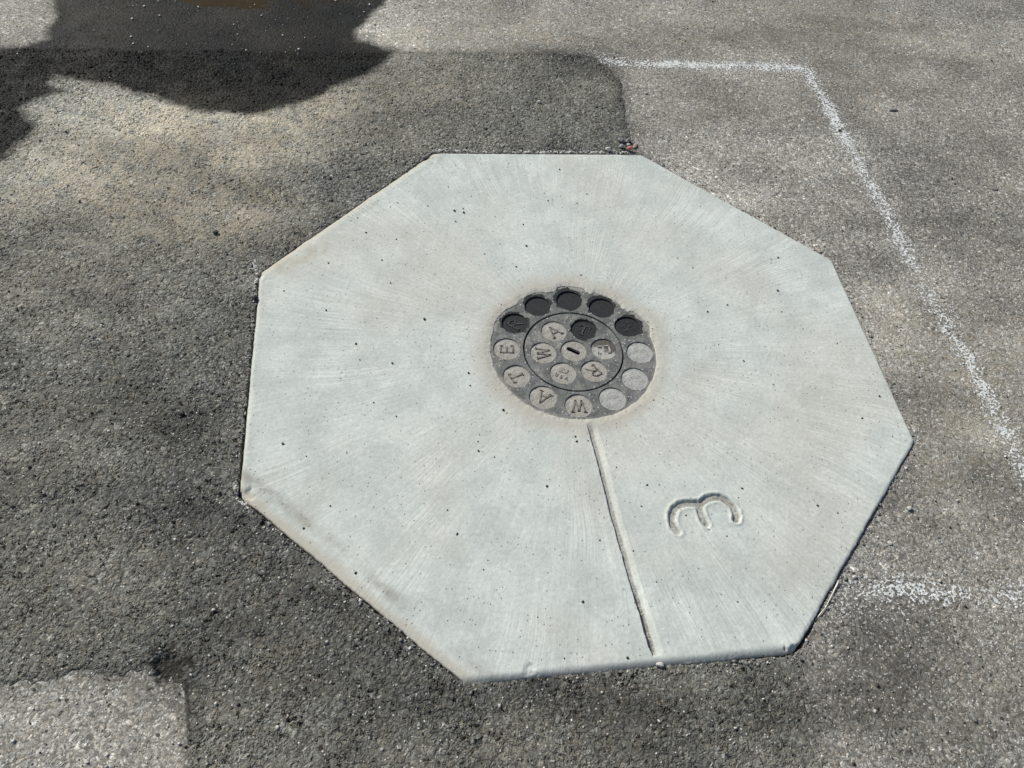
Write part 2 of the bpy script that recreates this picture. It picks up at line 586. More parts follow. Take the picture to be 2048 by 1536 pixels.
def oct_r(th, soft=900.0):
    """distance from the iron's centre to the collar's edge in direction th, corners slightly rounded"""
    dx, dy = np.cos(th), np.sin(th)
    k = []
    for i in range(NE):
        den = ON[i, 0] * dx + ON[i, 1] * dy
        k.append(np.where(den > 1e-3, OC[i] / np.maximum(den, 1e-3), 1e3))
    k = np.array(k)
    m = k.min(0)
    r = m - np.log(np.exp(-(k - m) * soft).sum(0)) / soft
    r = r + 0.0016 * fbm(dx * 6, dy * 6, 3.0, 4, 5) + 0.0009 * fbm(dx * 6, dy * 6, 22.0, 3, 6)
    return r


def edge_dists(x, y):
    return np.array([OC[i] - (ON[i, 0] * x + ON[i, 1] * y) for i in range(NE)])


PATCH = gpoly([(-420, 76), (0, 97), (400, 101), (800, 105), (950, 105), (1100, 105), (1180, 113), (1222, 138), (1243, 172),
               (1250, 230), (1263, 300), (1290, 345), (1500, 800), (1590, 1280), (1600, 1330), (1640, 1430), (1672, 1560), (1700, 1760),
               (380, 1760), (377, 1560), (375, 1420), (372, 1375), (352, 1352), (300, 1347), (200, 1341), (100, 1353), (0, 1367), (-420, 1392)])
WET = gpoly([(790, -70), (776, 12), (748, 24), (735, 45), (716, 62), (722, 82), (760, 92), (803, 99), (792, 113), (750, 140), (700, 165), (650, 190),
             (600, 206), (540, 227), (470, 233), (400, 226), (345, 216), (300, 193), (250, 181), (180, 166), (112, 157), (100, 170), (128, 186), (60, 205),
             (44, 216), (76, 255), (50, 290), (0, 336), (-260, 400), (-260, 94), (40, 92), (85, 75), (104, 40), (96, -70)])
HOLE = ground(335, 1330)
SEAM = gpoly([(372, 1365), (375, 1420), (377, 1500), (378, 1600)])

# broad dirt, dust and wear: centre px, reach px, lighter/darker, dust
STAINS = [
    (230, 218, 200, 50, .85, .30), (90, 345, 130, 75, .40, .25), (390, 300, 260, 75, .26, .70), (300, 420, 280, 70, .14, .80),
    (520, 250, 180, 60, .25, .55), (700, 200, 130, 50, .15, .45), (850, 160, 120, 50, .10, .45), (650, 370, 120, 70, -.08, -.3),
    (140, 560, 200, 90, .02, .12), (140, 760, 260, 130, -.04, .16), (330, 640, 160, 120, -.05, .02), (60, 950, 160, 130, .0, .12), (330, 900, 140, 130, -.12, .0),
    (1130, 125, 150, 22, -.28, -.2), (1235, 200, 25, 70, -.22, -.1), (1050, 220, 180, 60, -.02, .05), (700, 290, 160, 40, .05, .15),
    (540, 1090, 170, 120, -.26, -.1), (760, 1290, 220, 120, -.28, -.1), (980, 1420, 220, 80, -.28, -.1), (1300, 1400, 240, 60, -.25, .05), (1540, 1380, 110, 70, -.15, .05),
    (150, 1190, 220, 110, .05, .06), (330, 1300, 150, 60, .0, .0), (520, 1440, 180, 100, -.02, .05), (1250, 1500, 260, 50, -.05, .12),
    (30, 40, 120, 70, .18, .2), (790, 60, 90, 60, .35, .2), (960, 60, 150, 60, .02, .40), (1250, 50, 200, 60, -.02, .30), (1600, 40, 220, 60, .0, .35),
    (1480, 300, 150, 120, .02, .05), (1450, 420, 110, 60, .18, .0), (1560, 500, 90, 50, .16, .0), (1900, 330, 200, 120, -.10, .05), (1980, 520, 160, 100, -.14, .05),
    (1880, 130, 260, 80, .02, .20), (1930, 740, 170, 140, .06, .55), (1760, 640, 60, 80, .10, .30), (1960, 1020, 130, 120, -.04, .35), (1770, 1000, 110, 110, -.10, .0),
    (1700, 1260, 130, 80, -.12, .0), (1850, 1300, 200, 120, -.14, .15), (1950, 1460, 170, 80, -.12, .15), (1640, 1440, 130, 100, -.10, .05),
    (120, 1470, 320, 150, .08, .10, 'road'), (430, 1440, 160, 160, -.05, .0, 'patch'), (200, 1290, 300, 70, -.06, .0, 'patch'),
    (1460, 330, 160, 90, .12, .0, 'road'), (1750, 460, 330, 28, -.18, .0, 'road'), (1500, 230, 220, 35, -.10, .12, 'road'), (1650, 330, 120, 70, .10, .0, 'road'),
    (1950, 230, 160, 60, .10, .0, 'road'), (1830, 560, 90, 60, .14, .15, 'road'), (1900, 900, 120, 60, .08, .25, 'road'), (1750, 860, 60, 110, -.10, .0, 'road'),
    (480, 420, 90, 60, .05, .55, 'patch'), (330, 250, 120, 40, .15, .35, 'patch'), (280, 960, 220, 130, -.10, .0, 'patch'), (400, 1180, 160, 130, -.16, .0, 'patch'), (1600, 170, 200, 40, -.05, .1),
]
ST_G = []
for (px, py, rx, ry, tn, du, *only) in STAINS:
    c = ground(px, py)
    a = ground(px + rx, py) - c
    b = ground(px, py + ry) - c
    ST_G.append((c, np.linalg.inv(np.array([a, b]).T), tn * 1.15, du * 1.15, only[0] if only else None))


def patch_sdf(x, y):
    return poly_sdf(x, y, PATCH) + 0.009 * fbm(x, y, 28.0, 4, 40) + 0.005 * fbm(x, y, 110.0, 2, 41)


def patch_rise(x, y, ps):
    soft = smooth(-0.40, -0.52, y) * smooth(0.15, 0.25, x)
    up = 0.0026 * (1 - 0.85 * soft)
    return up * smooth(-0.004, 0.010, ps) - 0.006 * smooth(0.0, -0.008, ps)


def outside_collar(x, y):
    th = np.arctan2(y, x)
    return np.hypot(x, y) - oct_r(th)


# how deep the open joint round the collar is, along the edge (bearing in degrees -> depth)
GAP_T = np.array([-180, -172, -166, -160, -150, -146, -143, -136, -120, -103, -100, -80, -62, -57, -54, -48, -45, -32, -22, -12, -6, 5, 20, 31, 33, 50, 74, 80, 95, 112, 120, 130, 160, 168, 172, 180])
GAP_D = np.array([10, 10, 12, 18, 22, 24, 16, 14, 11, 9, 2, 1, 2, 12, 22, 16, 4, 4, 3, 2, 7, 9, 9, 8, 5, 4, 5, 6, 5, 7, 6, 5, 4, 5, 7, 10]) / 1000.0
DIP_D = np.array([2, 2, 2, 2, 2, 2, 2, 3, 4, 3, 3, 4, 3, 2, 1, 0, 0, 0, 0, 0, 1, 1, 1, 1, 1, 1, 0, 0, 0, 0, 0, 1, 1, 2, 2, 2]) / 1000.0


def ground_h(x, y, with_joint=True, dout=None):
    z = Z_GROUND + 0.0022 * fbm(x, y, 3.0, 3, 3) + 0.0008 * fbm(x, y, 12.0, 2, 4)
    if dout is None:
        dout = outside_collar(x, y)
    deg = np.degrees(np.arctan2(y, x))
    gd = np.interp(deg, GAP_T, GAP_D)
    dip = np.interp(deg, GAP_T, DIP_D)
    z = z - dip * np.exp(-np.maximum(dout, 0) / 0.05)
    w = (0.0030 + 0.16 * gd) * (1 + 0.5 * fbm(x, y, 60.0, 2, 8))
    z = z - gd * np.clip(1.0 - np.maximum(dout, 0) / np.maximum(w, 0.001), 0, 1) ** 0.7
    dh = np.hypot(x - HOLE[0], (y - HOLE[1]) * 1.0)
    z = z - 0.008 * smooth(0.026, 0.010, dh + 0.008 * fbm(x, y, 70.0, 3, 9))
    return z


def ground_attrs(x, y, is_patch):
    tone = 1.0 + 0.16 * fbm(x * 0.6, y * 1.5, 4.0, 4, 21) + 0.32 * fbm(x * 0.8, y * 1.2, 10.0, 5, 27)
    dust = 0.12 + 0.30 * fbm(x * 0.7, y * 1.3, 4.2, 5, 22)
    wx = x + 0.05 * fbm(x, y, 6.0, 3, 23); wy = y + 0.05 * fbm(x, y, 6.0, 3, 24)
    for c, inv, tn, du, only in ST_G:
        if only and (only == 'patch') != is_patch: continue
        u = inv[0, 0] * (wx - c[0]) + inv[0, 1] * (wy - c[1])
        v = inv[1, 0] * (wx - c[0]) + inv[1, 1] * (wy - c[1])
        g = np.exp(-(u * u + v * v))
        tone += tn * g; dust += du * g
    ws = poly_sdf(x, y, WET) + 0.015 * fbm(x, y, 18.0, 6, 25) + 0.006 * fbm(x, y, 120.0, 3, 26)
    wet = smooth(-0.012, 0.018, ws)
    dh = np.hypot(x - HOLE[0], y - HOLE[1])
    tar = smooth(0.030, 0.014, dh + 0.034 * fbm(x, y, 150.0, 3, 9)) * 0.8
    seam = line_dist(x + 0.002 * fbm(x, y, 30.0, 3, 28), y, SEAM)
    tar = np.maximum(tar, 0.7 * smooth(0.0045, 0.0015, seam + 0.003 * fbm(x, y, 60.0, 2, 29)))
    # darker line along the rim of the patch
    ps = patch_sdf(x, y)
    rim = 1 - smooth(-0.40, -0.52, y) * smooth(0.15, 0.25, x)
    tone = tone * (1 - 0.20 * rim * np.exp(-(ps / 0.018) ** 2))
    return dict(tone=np.clip(np.maximum(tone, 0.3) ** 1.3, 0.35, 2.2), dust=np.clip(dust, 0, 1), wet=wet, tar=tar)


VIEW = gpoly([(-170, -110), (2200, -110), (2200, 1680), (-170, 1680)])


def ground_sheet(name, mat, is_patch):
    cos, facs, ats, base = [], [], [], 0
    # fine grid where the photograph looks
    xs = np.arange(-1.75, 1.52, 0.0027)
    ys = [-1.0]
    while ys[-1] < 1.78:
        ys.append(ys[-1] + 0.0023 + 0.0007 * np.clip((ys[-1] + 0.2), 0, 2))
    ys = np.array(ys)
    # coarse grid out to the horizon
    far = [2.4]
    while far[-1] < 120: far.append(far[-1] * 1.16 + 0.01)
    lin = np.arange(-2.4, 2.4001, 0.020)
    cxs = np.concatenate([-np.array(far[1:])[::-1], lin, np.array(far[1:])])
    for level, (gx, gy) in enumerate(((xs, ys), (cxs, cxs))):
        X, Y = np.meshgrid(gx, gy)
        x, y = X.ravel(), Y.ravel()
        vw = poly_sdf(x, y, VIEW)
        keep = vw > -0.05 if level == 0 else vw < 0.03
        keep &= np.hypot(x, y) > 0.5
        rr = np.full(x.shape, 1.0)
        nearc = keep & (np.hypot(x, y) < 0.75)
        rr[nearc] = outside_collar(x[nearc], y[nearc])
        rr[keep & ~nearc] = np.hypot(x[keep & ~nearc], y[keep & ~nearc]) - 0.6
        keep &= rr > 0.022
        ps = np.zeros(x.shape)
        ps[keep] = patch_sdf(x[keep], y[keep])
        keep &= (ps > -0.010) if is_patch else (ps < 0.030)
        F = grid_faces(len(gy), len(gx))
        F = F[keep[F].all(1)]
        idx = np.unique(F)
        remap = np.full(len(x), -1, np.int64); remap[idx] = np.arange(len(idx))
        F = remap[F]
        x, y, ps, rr = x[idx], y[idx], ps[idx], rr[idx]
        z = ground_h(x, y, dout=rr)
        if is_patch: z = z + patch_rise(x, y, ps)
        if level == 1: z = z - 0.0012
        cos.append(np.stack([x, y, z], -1)); facs.append(F + base); ats.append(ground_attrs(x, y, is_patch)); base += len(x)
    # fine strip hugging the collar
    th = np.linspace(-math.pi, math.pi, 2500, endpoint=False)
    ro = oct_r(th)
    off = np.concatenate([np.linspace(-0.006, 0.010, 15), np.linspace(0.0115, 0.030, 11)])
    R = ro[None, :] + off[:, None]
    T = np.broadcast_to(th[None, :], R.shape)
    x, y = (R * np.cos(T)).ravel(), (R * np.sin(T)).ravel()
    ps = patch_sdf(x, y)
    keep = ps > -0.010 if is_patch else ps < 0.030
    F = grid_faces(len(off), len(th), True)[:, ::-1]
    F = F[keep[F].all(1)]
    idx = np.unique(F)
    remap = np.full(len(x), -1, np.int64); remap[idx] = np.arange(len(idx))
    F = remap[F]; x, y, ps = x[idx], y[idx], ps[idx]
    dd = np.broadcast_to(off[:, None], R.shape).ravel()[idx]
    z = ground_h(x, y, dout=dd)
    if is_patch: z = z + patch_rise(x, y, ps)
    cos.append(np.stack([x, y, z], -1)); facs.append(F + base); ats.append(ground_attrs(x, y, is_patch))
    at = {k: np.concatenate([a[k] for a in ats]) for k in ats[0]}
    o = mesh_obj(name, np.concatenate(cos), np.concatenate(facs), mat, attrs=at)
    return o


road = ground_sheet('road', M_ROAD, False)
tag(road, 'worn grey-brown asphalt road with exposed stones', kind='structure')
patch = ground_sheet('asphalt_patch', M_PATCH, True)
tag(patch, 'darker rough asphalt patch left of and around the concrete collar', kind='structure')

# puddle at the far edge
PUD = gpoly([(330, -260), (300, -60), (322, 8), (400, 22), (460, 27), (520, 34), (580, 30), (650, 36), (715, 26), (745, -40), (745, -160), (700, -300)])
pc = PUD.mean(0)
th = np.linspace(0, 2 * math.pi, 160, endpoint=False)
qq = np.linspace(0.01, 0.9, 180)
PX, PY = pc[0] + qq[None, :] * np.cos(th)[:, None], pc[1] + qq[None, :] * np.sin(th)[:, None]
ins = poly_sdf(PX.ravel(), PY.ravel(), PUD).reshape(PX.shape) > 0
pr = np.where(ins, qq[None, :], 0).max(1)
pr = np.array(pr) * (1 + 0.05 * fbm(np.cos(th) * 3, np.sin(th) * 3, 3.0, 3, 61))
zc = float(ground_h(np.array([pc[0]]), np.array([pc[1]]))[0]) + 0.0012
ringf = []
co = [(pc[0], pc[1], zc)]
for k, s in enumerate((0.5, 0.85, 1.0)):
    for t, r_ in zip(th, pr):
        co.append((pc[0] + s * r_ * math.cos(t), pc[1] + s * r_ * math.sin(t), zc - (0.004 if k == 2 else 0.0)))
N = len(th)
f3 = np.array([(0, 1 + j, 1 + (j + 1) % N) for j in range(N)])
f4 = np.array([(1 + k * N + j, 1 + (k + 1) * N + j, 1 + (k + 1) * N + (j + 1) % N, 1 + k * N + (j + 1) % N) for k in range(2) for j in range(N)])
puddle = mesh_obj('puddle', co, [f3, f4], M_WATER)
tag(puddle, 'brown puddle at the far left edge of the wet asphalt', kind='structure')

# ------------------------------------------------------------------ concrete collar
collar = empty('concrete_collar')
tag(collar, 'pale octagonal concrete collar set in asphalt around the round iron cover', 'concrete collar')

G0, G1 = ground(1181, 846, 0), ground(1312, 1309, 0)
gpts = [ground(*p, 0) for p in ((1181, 846), (1199, 910), (1224, 1010), (1247, 1090), (1268, 1165), (1287, 1225), (1301, 1272), (1313, 1309))]


def z3(p): return ground(1300 + p[0] / 8.533, 950 + p[1] / 8.533, 0)


THREE = [[z3(p) for p in ((470, 965), (405, 890), (375, 800), (378, 690), (415, 590), (490, 525), (610, 492), (740, 490), (800, 488))],
         [z3(p) for p in ((860, 505), (900, 465), (975, 415), (1080, 382), (1200, 385), (1310, 440), (1400, 515), (1450, 595), (1480, 690), (1468, 765))],
         [z3(p) for p in ((845, 545), (868, 650), (915, 765), (955, 835))]]
TAIL = [z3((955, 835)), z3((1015, 935))]


def side_dist(x, y, pts):
    """signed lateral offset from a polyline (positive to its left going along) and clipped run"""
    best = np.full(x.shape, 1e9); sgn = np.zeros(x.shape)
    for p, q in zip(pts[:-1], pts[1:]):
        d = seg_dist(x, y, p, q)
        c = (q[0] - p[0]) * (y - p[1]) - (q[1] - p[1]) * (x - p[0])
        m = d < best
        best = np.where(m, d, best); sgn = np.where(m, np.where(c > 0, 1.0, -1.0), sgn)
    return best, sgn


def r_inner(th):
    """where the collar's mortar meets the iron"""
    cx, cy = np.cos(th), np.sin(th)
    r = 0.1550 + 0.0014 * fbm(cx * 4, cy * 4, 2.5, 4, 71) + 0.0007 * fbm(cx * 4, cy * 4, 14.0, 3, 72)
    deg = (np.degrees(th) + 360) % 360
    top = smooth(25, 55, deg) * smooth(165, 130, deg)
    r = r - top * (0.0050 + 0.0014 * fbm(cx * 4, cy * 4, 8.0, 3, 73))
    for k, grow in ((0, .0115), (1, .0075), (2, .0105), (10, .0045), (11, .0065)):
        a = math.degrees(OUTER_A) - 30 * k
        d = (deg - a + 180) % 360 - 180
        d = d + (3.0 if k == 0 else 0.0)
        r = r + grow * smooth(14.0, 7.0, np.abs(d) + 2.0 * fbm(cx * 4, cy * 4, 9.0, 2, 74))
    return r


def build_collar():
    # angles: denser where the joint and the cut numeral run
    base = np.linspace(-math.pi, math.pi, 4000)
    a0 = math.atan2(G1[1], G1[0])
    dens = 1 + 1.3 * np.exp(-((np.degrees(base) - math.degrees(a0) - 3) / 9) ** 2) + 1.2 * np.exp(-((np.degrees(base) + 46) / 13) ** 2)
    cum = np.concatenate([[0], np.cumsum((dens[1:] + dens[:-1]) / 2)]); cum /= cum[-1]
    NT_, NR = 1500, 235
    th = np.interp(np.arange(NT_) / NT_, cum, base)
    ri, ro = r_inner(th), oct_r(th)
    u = np.linspace(0, 1, NR)
    u = u - 0.045 * np.sin(4 * math.pi * u) / (2 * math.pi) * 1.5      # a few more rows near both edges
    R = ri[None, :] + (ro - ri)[None, :] * u[:, None]
    T = np.broadcast_to(th, R.shape)
    X, Y = R * np.cos(T), R * np.sin(T)
    ed = edge_dists(X.ravel(), Y.ravel()).reshape((NE,) + X.shape)
    z = 0.0012 * fbm(X, Y, 4.0, 3, 81) + 0.0005 * fbm(X, Y, 20.0, 3, 82)
    e_att = np.zeros(X.shape); grime = np.zeros(X.shape)
    wob = 1 + 0.35 * fbm(X, Y, 9.0, 3, 83)
    for i in range(NE):
        d = np.maximum(ed[i], 0); w = BEV_W[i] * wob
        t = np.clip(1 - d / w, 0, 1)
        z -= BEV_D[i] * t ** 2
        e_att = np.maximum(e_att, t * min(1.0, BEV_W[i] / 0.016))
        if i in (5, 7, 6):
            g = np.exp(-((d - w * 1.25) / (0.006 + 0.004 * (i == 5))) ** 2) * (1.5 if i == 5 else 0.6 if i == 7 else .4)
            grime = np.maximum(grime, g * smooth(-0.45, 0.35, fbm(X, Y, 8.0, 3, 84)))
    # feathered mortar lip on the iron
    din = R - ri[None, :]
    z -= 0.0016 * np.clip(1 - din / 0.012, 0, 1) ** 1.5
    z += 0.0014 * np.clip(1 - din / 0.014, 0, 1) * fbm(X, Y, 110.0, 3, 85)
    inner = np.clip(1 - din / (0.052 * (1 + 0.4 * fbm(X, Y, 12.0, 3, 86))), 0, 1)
    # tooled joint: steep on the left, long slope on the right
    d, s = side_dist(X, Y, gpts)
    d = d + 0.0014 * fbm(X, Y, 75.0, 4, 87)
    sd_ = d * s
    run0 = (X - G0[0]) * (G1[0] - G0[0]) + (Y - G0[1]) * (G1[1] - G0[1])
    L = np.hypot(*(G1 - G0)); run0 = run0 / L
    along = smooth(-0.004, 0.020, run0) * smooth(L + 0.004, L - 0.006, run0)
    deep = 0.0046 + 0.0030 * smooth(L - 0.11, L - 0.07, run0)
    prof = np.where(sd_ < 0, smooth(-0.0076, -0.0060, sd_), 1 - np.clip((sd_ - 0.0002) / 0.0105, 0, 1) ** 0.9)
    jd = deep * prof * along
    z -= jd
    cut = np.where(sd_ > 0.0, smooth(0.0024, 0.0004, sd_), smooth(-0.0074, -0.0058, sd_)) * along * (0.62 + 0.38 * smooth(L - 0.12, L - 0.07, run0))
    # numeral pressed into the wet concrete
    dn = np.full(X.shape, 1e9)
    for pl in THREE: dn = np.minimum(dn, line_dist(X, Y, pl))
    dn = dn + 0.0009 * fbm(X, Y, 90.0, 3, 88)
    z -= (0.0034 + 0.0012 * fbm(X, Y, 45.0, 3, 96)) * smooth(0.0070 , 0.0042, dn + 0.0010 * fbm(X, Y, 150.0, 3, 97))
    z += 0.0019 * np.exp(-((dn - 0.0092) / 0.0025) ** 2) * (0.6 + 0.6 * fbm(X, Y, 120.0, 3, 89))
    cut = np.maximum(cut, 0.95 * smooth(0.0060, 0.0042, dn) * (0.8 + 0.4 * fbm(X, Y, 60.0, 3, 95)))
    dt_ = line_dist(X, Y, TAIL)
    z -= 0.0016 * smooth(0.004, 0.001, dt_)
    rust = np.exp(-(seg_dist(X, Y, ground(560, 533, 0), ground(640, 500, 0)) / 0.022) ** 2)
    # a few chips in the near arris
    for (px, py, rad, dep) in ((1060, 1340, .010, .0018), (862, 316, .014, .003), (520, 548, .010, .0035),
                               (488, 988, .014, .0035), (1590, 1298, .011, .004)):
        c = ground(px, py, 0)
        dd = np.hypot(X - c[0], Y - c[1]) + 1.0 * rad * fbm(X, Y, 130.0, 4, 90)
        z -= dep * smooth(rad, rad * 0.5, dd)
    rows = [np.stack([X, Y, z], -1).reshape(-1, 3)]
    atts = dict(edge=e_att.ravel(), grime=grime.ravel(), inner=inner.ravel(), cut=cut.ravel(), rust=rust.ravel())
    F = [grid_faces(NR, NT_, True)]
    base_n = NR * NT_
    # outer face, going down into the ground
    zo = z[-1]
    last = (NR - 1) * NT_ + np.arange(NT_)
    for k, (dr, dz) in enumerate(((0.0011, -0.0012), (0.0018, -0.004), (0.0012, -0.012), (0.0, -0.03), (-0.002, -0.09))):
        rr_ = ro + dr + 0.0012 * fbm(np.cos(th) * 5, np.sin(th) * 5, 40.0, 3, 91 + k) * (k > 1)
        zz = zo + dz if dz > -0.08 else np.full(NT_, -0.09)
        rows.append(np.stack([rr_ * np.cos(th), rr_ * np.sin(th), zz], -1))
        cur = base_n + np.arange(NT_)
        nx_ = np.roll(np.arange(NT_), -1)
        F.append(np.stack([last, last[nx_], cur[nx_], cur], -1))
        last = cur; base_n += NT_
        for kk, v in dict(edge=0.8, grime=0.0, inner=0.0, cut=0.0, rust=0.0).items():
            atts[kk] = np.concatenate([atts[kk], np.full(NT_, v)])
    # inner face down past the iron
    last = np.arange(NT_)
    for dr, dz in ((-0.0008, -0.0012), (0.0, -0.004), (0.001, -0.05)):
        rows.append(np.stack([(ri + dr) * np.cos(th), (ri + dr) * np.sin(th), z[0] + dz], -1))
        cur = base_n + np.arange(NT_)
        nx_ = np.roll(np.arange(NT_), -1)
        F.append(np.stack([last, cur, cur[nx_], last[nx_]], -1))
        last = cur; base_n += NT_
        for kk, v in dict(edge=0.3, grime=0.0, inner=0.6, cut=0.0, rust=0.0).items():
            atts[kk] = np.concatenate([atts[kk], np.full(NT_, v)])
    F = np.concatenate(F)[:, ::-1]
    co_ = np.concatenate(rows)
    # the cut joint and the pressed numeral are parts of their own
    jm = np.zeros(len(co_), bool); jm[:NR * NT_] = (jd > 0.0004).ravel()
    nm = np.zeros(len(co_), bool); nm[:NR * NT_] = (dn < 0.0085).ravel()
    fn = nm[F].any(1)
    fj = jm[F].any(1) & ~fn
    for nme, sel, lab in (('slab', ~(fj | fn), None), ('cut_joint', fj, 'straight joint cut from the iron cover to the near edge'),
                          ('numeral', fn, 'numeral 3 pressed into the concrete')):
        c2, f2, a2 = compact(co_, [F[sel]], atts)
        o = mesh_obj(nme, c2, f2, M_CONC, collar, attrs=a2)
        if lab: o['label'] = lab


build_collar()

# ------------------------------------------------------------------ iron cover
def circle(cx, cy, r, n=72, rev=False):
    a = np.linspace(0, 2 * math.pi, n, endpoint=False)
    if rev: a = a[::-1]
    return [(cx + r * math.cos(t), cy + r * math.sin(t)) for t in a]


def plate(name, loops, z_top, thick, bevel, mat, parent):
    """a flat plate with round holes, arrises slightly rounded"""
    cu = bpy.data.curves.new(name + '_curve', 'CURVE')
    cu.dimensions = '2D'; cu.fill_mode = 'BOTH'
    cu.extrude = thick / 2 - bevel
    cu.bevel_depth = bevel; cu.bevel_resolution = 2
    cu.offset = -bevel
    for pts in loops:
        s = cu.splines.new('POLY'); s.points.add(len(pts) - 1)
        for p, (x, y) in zip(s.points, pts): p.co = (x, y, 0, 1)
        s.use_cyclic_u = True
    tmp = bpy.data.objects.new('tmp', cu)
    COL.objects.link(tmp)
    dg = bpy.context.evaluated_depsgraph_get()
    me = bpy.data.meshes.new_from_object(tmp.evaluated_get(dg))
    bpy.data.objects.remove(tmp); bpy.data.curves.remove(cu)
    me.transform(Matrix.Translation((0, 0, z_top - thick / 2)))
    me.name = name
    me.materials.clear(); me.materials.append(mat)
    o = bpy.data.objects.new(name, me); COL.objects.link(o); o.parent = parent
    return o


Z_IRON = -0.0026


def disc_floor(name, cx, cy, r, z, mat, parent, seed, amp=0.0006, dome=0.0):
    """bed of one round recess, a little uneven"""
    nr, nt = 12, 48
    co_ = [(0, 0, 0)]
    for i in range(1, nr + 1):
        for j in range(nt):
            a = 2 * math.pi * j / nt
            co_.append((r * i / nr * math.cos(a), r * i / nr * math.sin(a), 0))
    co_ = np.array(co_, float)
    rr_ = np.hypot(co_[:, 0], co_[:, 1]) / r
    co_[:, 2] = amp * fbm(co_[:, 0] + cx + seed, co_[:, 1] + cy, 90.0, 3, seed) + dome * (1 - rr_ ** 2)
    f3_ = np.array([(0, 1 + j, 1 + (j + 1) % nt) for j in range(nt)])
    f4_ = np.array([(1 + i * nt + j, 1 + (i + 1) * nt + j, 1 + (i + 1) * nt + (j + 1) % nt, 1 + i * nt + (j + 1) % nt) for i in range(nr - 1) for j in range(nt)])
    o = mesh_obj(name, co_, [f3_, f4_], mat, parent)
    o.location = (cx, cy, z)
    return o


STROKES = {
    'W': [[(-.52, .5), (-.25, -.5), (0, .42), (.25, -.5), (.52, .5)], [(-.62, .5), (-.40, .5)], [(.40, .5), (.62, .5)], [(-.08, .42), (.08, .42)]],
    'A': [[(-.44, -.5), (0, .5), (.44, -.5)], [(-.25, -.14), (.25, -.14)], [(-.56, -.5), (-.32, -.5)], [(.32, -.5), (.56, -.5)]],
    'T': [[(-.44, .46), (.44, .46)], [(0, .46), (0, -.5)], [(-.44, .46), (-.47, .28)], [(.44, .46), (.47, .28)], [(-.13, -.5), (.13, -.5)]],
    'E': [[(-.34, -.5), (-.34, .5)], [(-.34, .47), (.36, .47)], [(-.34, .0), (.22, .0)], [(-.34, -.47), (.38, -.47)], [(.36, .47), (.38, .32)], [(.38, -.47), (.40, -.32)]],
    'R': [[(-.36, -.5), (-.36, .5)], [(-.36, .46), (.06, .46), (.26, .38), (.33, .24), (.26, .09), (.06, .01), (-.36, .01)], [(.0, .01), (.42, -.5)], [(-.46, -.5), (-.24, -.5)]],
    'J': [[(.22, .5), (.22, -.25), (.12, -.44), (-.08, -.5), (-.26, -.40), (-.30, -.22)], [(.06, .5), (.34, .5)]],
    'U': [[(-.32, .5), (-.32, -.2), (-.20, -.42), (0, -.5), (.20, -.42), (.32, -.2), (.32, .5)]],
    'S': [[(.30, .32), (.16, .47), (-.08, .5), (-.28, .38), (-.30, .20), (-.16, .06), (.16, -.06), (.30, -.22), (.28, -.40), (.08, -.5), (-.16, -.47), (-.32, -.32)]],
}


def letter_mesh(chars, width, height):
    """raised ridges following the strokes; chars: (char, x, y, size)"""
    bm = bmesh.new()
    for ch, ox, oy, sz in chars:
        for line in STROKES[ch]:
            for (p, q) in zip(line[:-1], line[1:]):
                a = Vector((ox + p[0] * sz * 0.9, oy + p[1] * sz)); b = Vector((ox + q[0] * sz * 0.9, oy + q[1] * sz))
                d = (b - a)
                if d.length < 1e-6: continue
                d.normalize(); nrm = Vector((-d.y, d.x))
                a = a - d * width * 0.42; b = b + d * width * 0.42
                lo, hi = width * 0.62, width * 0.36
                v = []
                for base_, w, zz in ((0, lo, -0.0015), (1, hi, height)):
                    sh = 0.0 if base_ == 0 else width * 0.2
                    for (pt, sg) in ((a + d * sh, 1), (a + d * sh, -1), (b - d * sh, -1), (b - d * sh, 1)):
                        v.append(bm.verts.new((pt.x + nrm.x * w * sg, pt.y + nrm.y * w * sg, zz)))
                bm.faces.new(v[4:8])
                for k in range(4):
                    bm.faces.new((v[k], v[(k + 1) % 4], v[4 + (k + 1) % 4], v[4 + k]))
    bmesh.ops.recalc_face_normals(bm, faces=bm.faces)
    me = bpy.data.meshes.new('letter')
    bm.to_mesh(me); bm.free()
    return me


def letter(chars, angle, parent, mat, width=0.0030, height=0.0011, name='letter'):
    me = letter_mesh(chars, width, height)
    me.materials.append(mat)
    o = bpy.data.objects.new(name, me); COL.objects.link(o)
    o.parent = parent
    o.rotation_euler = (0, 0, angle)
    return o


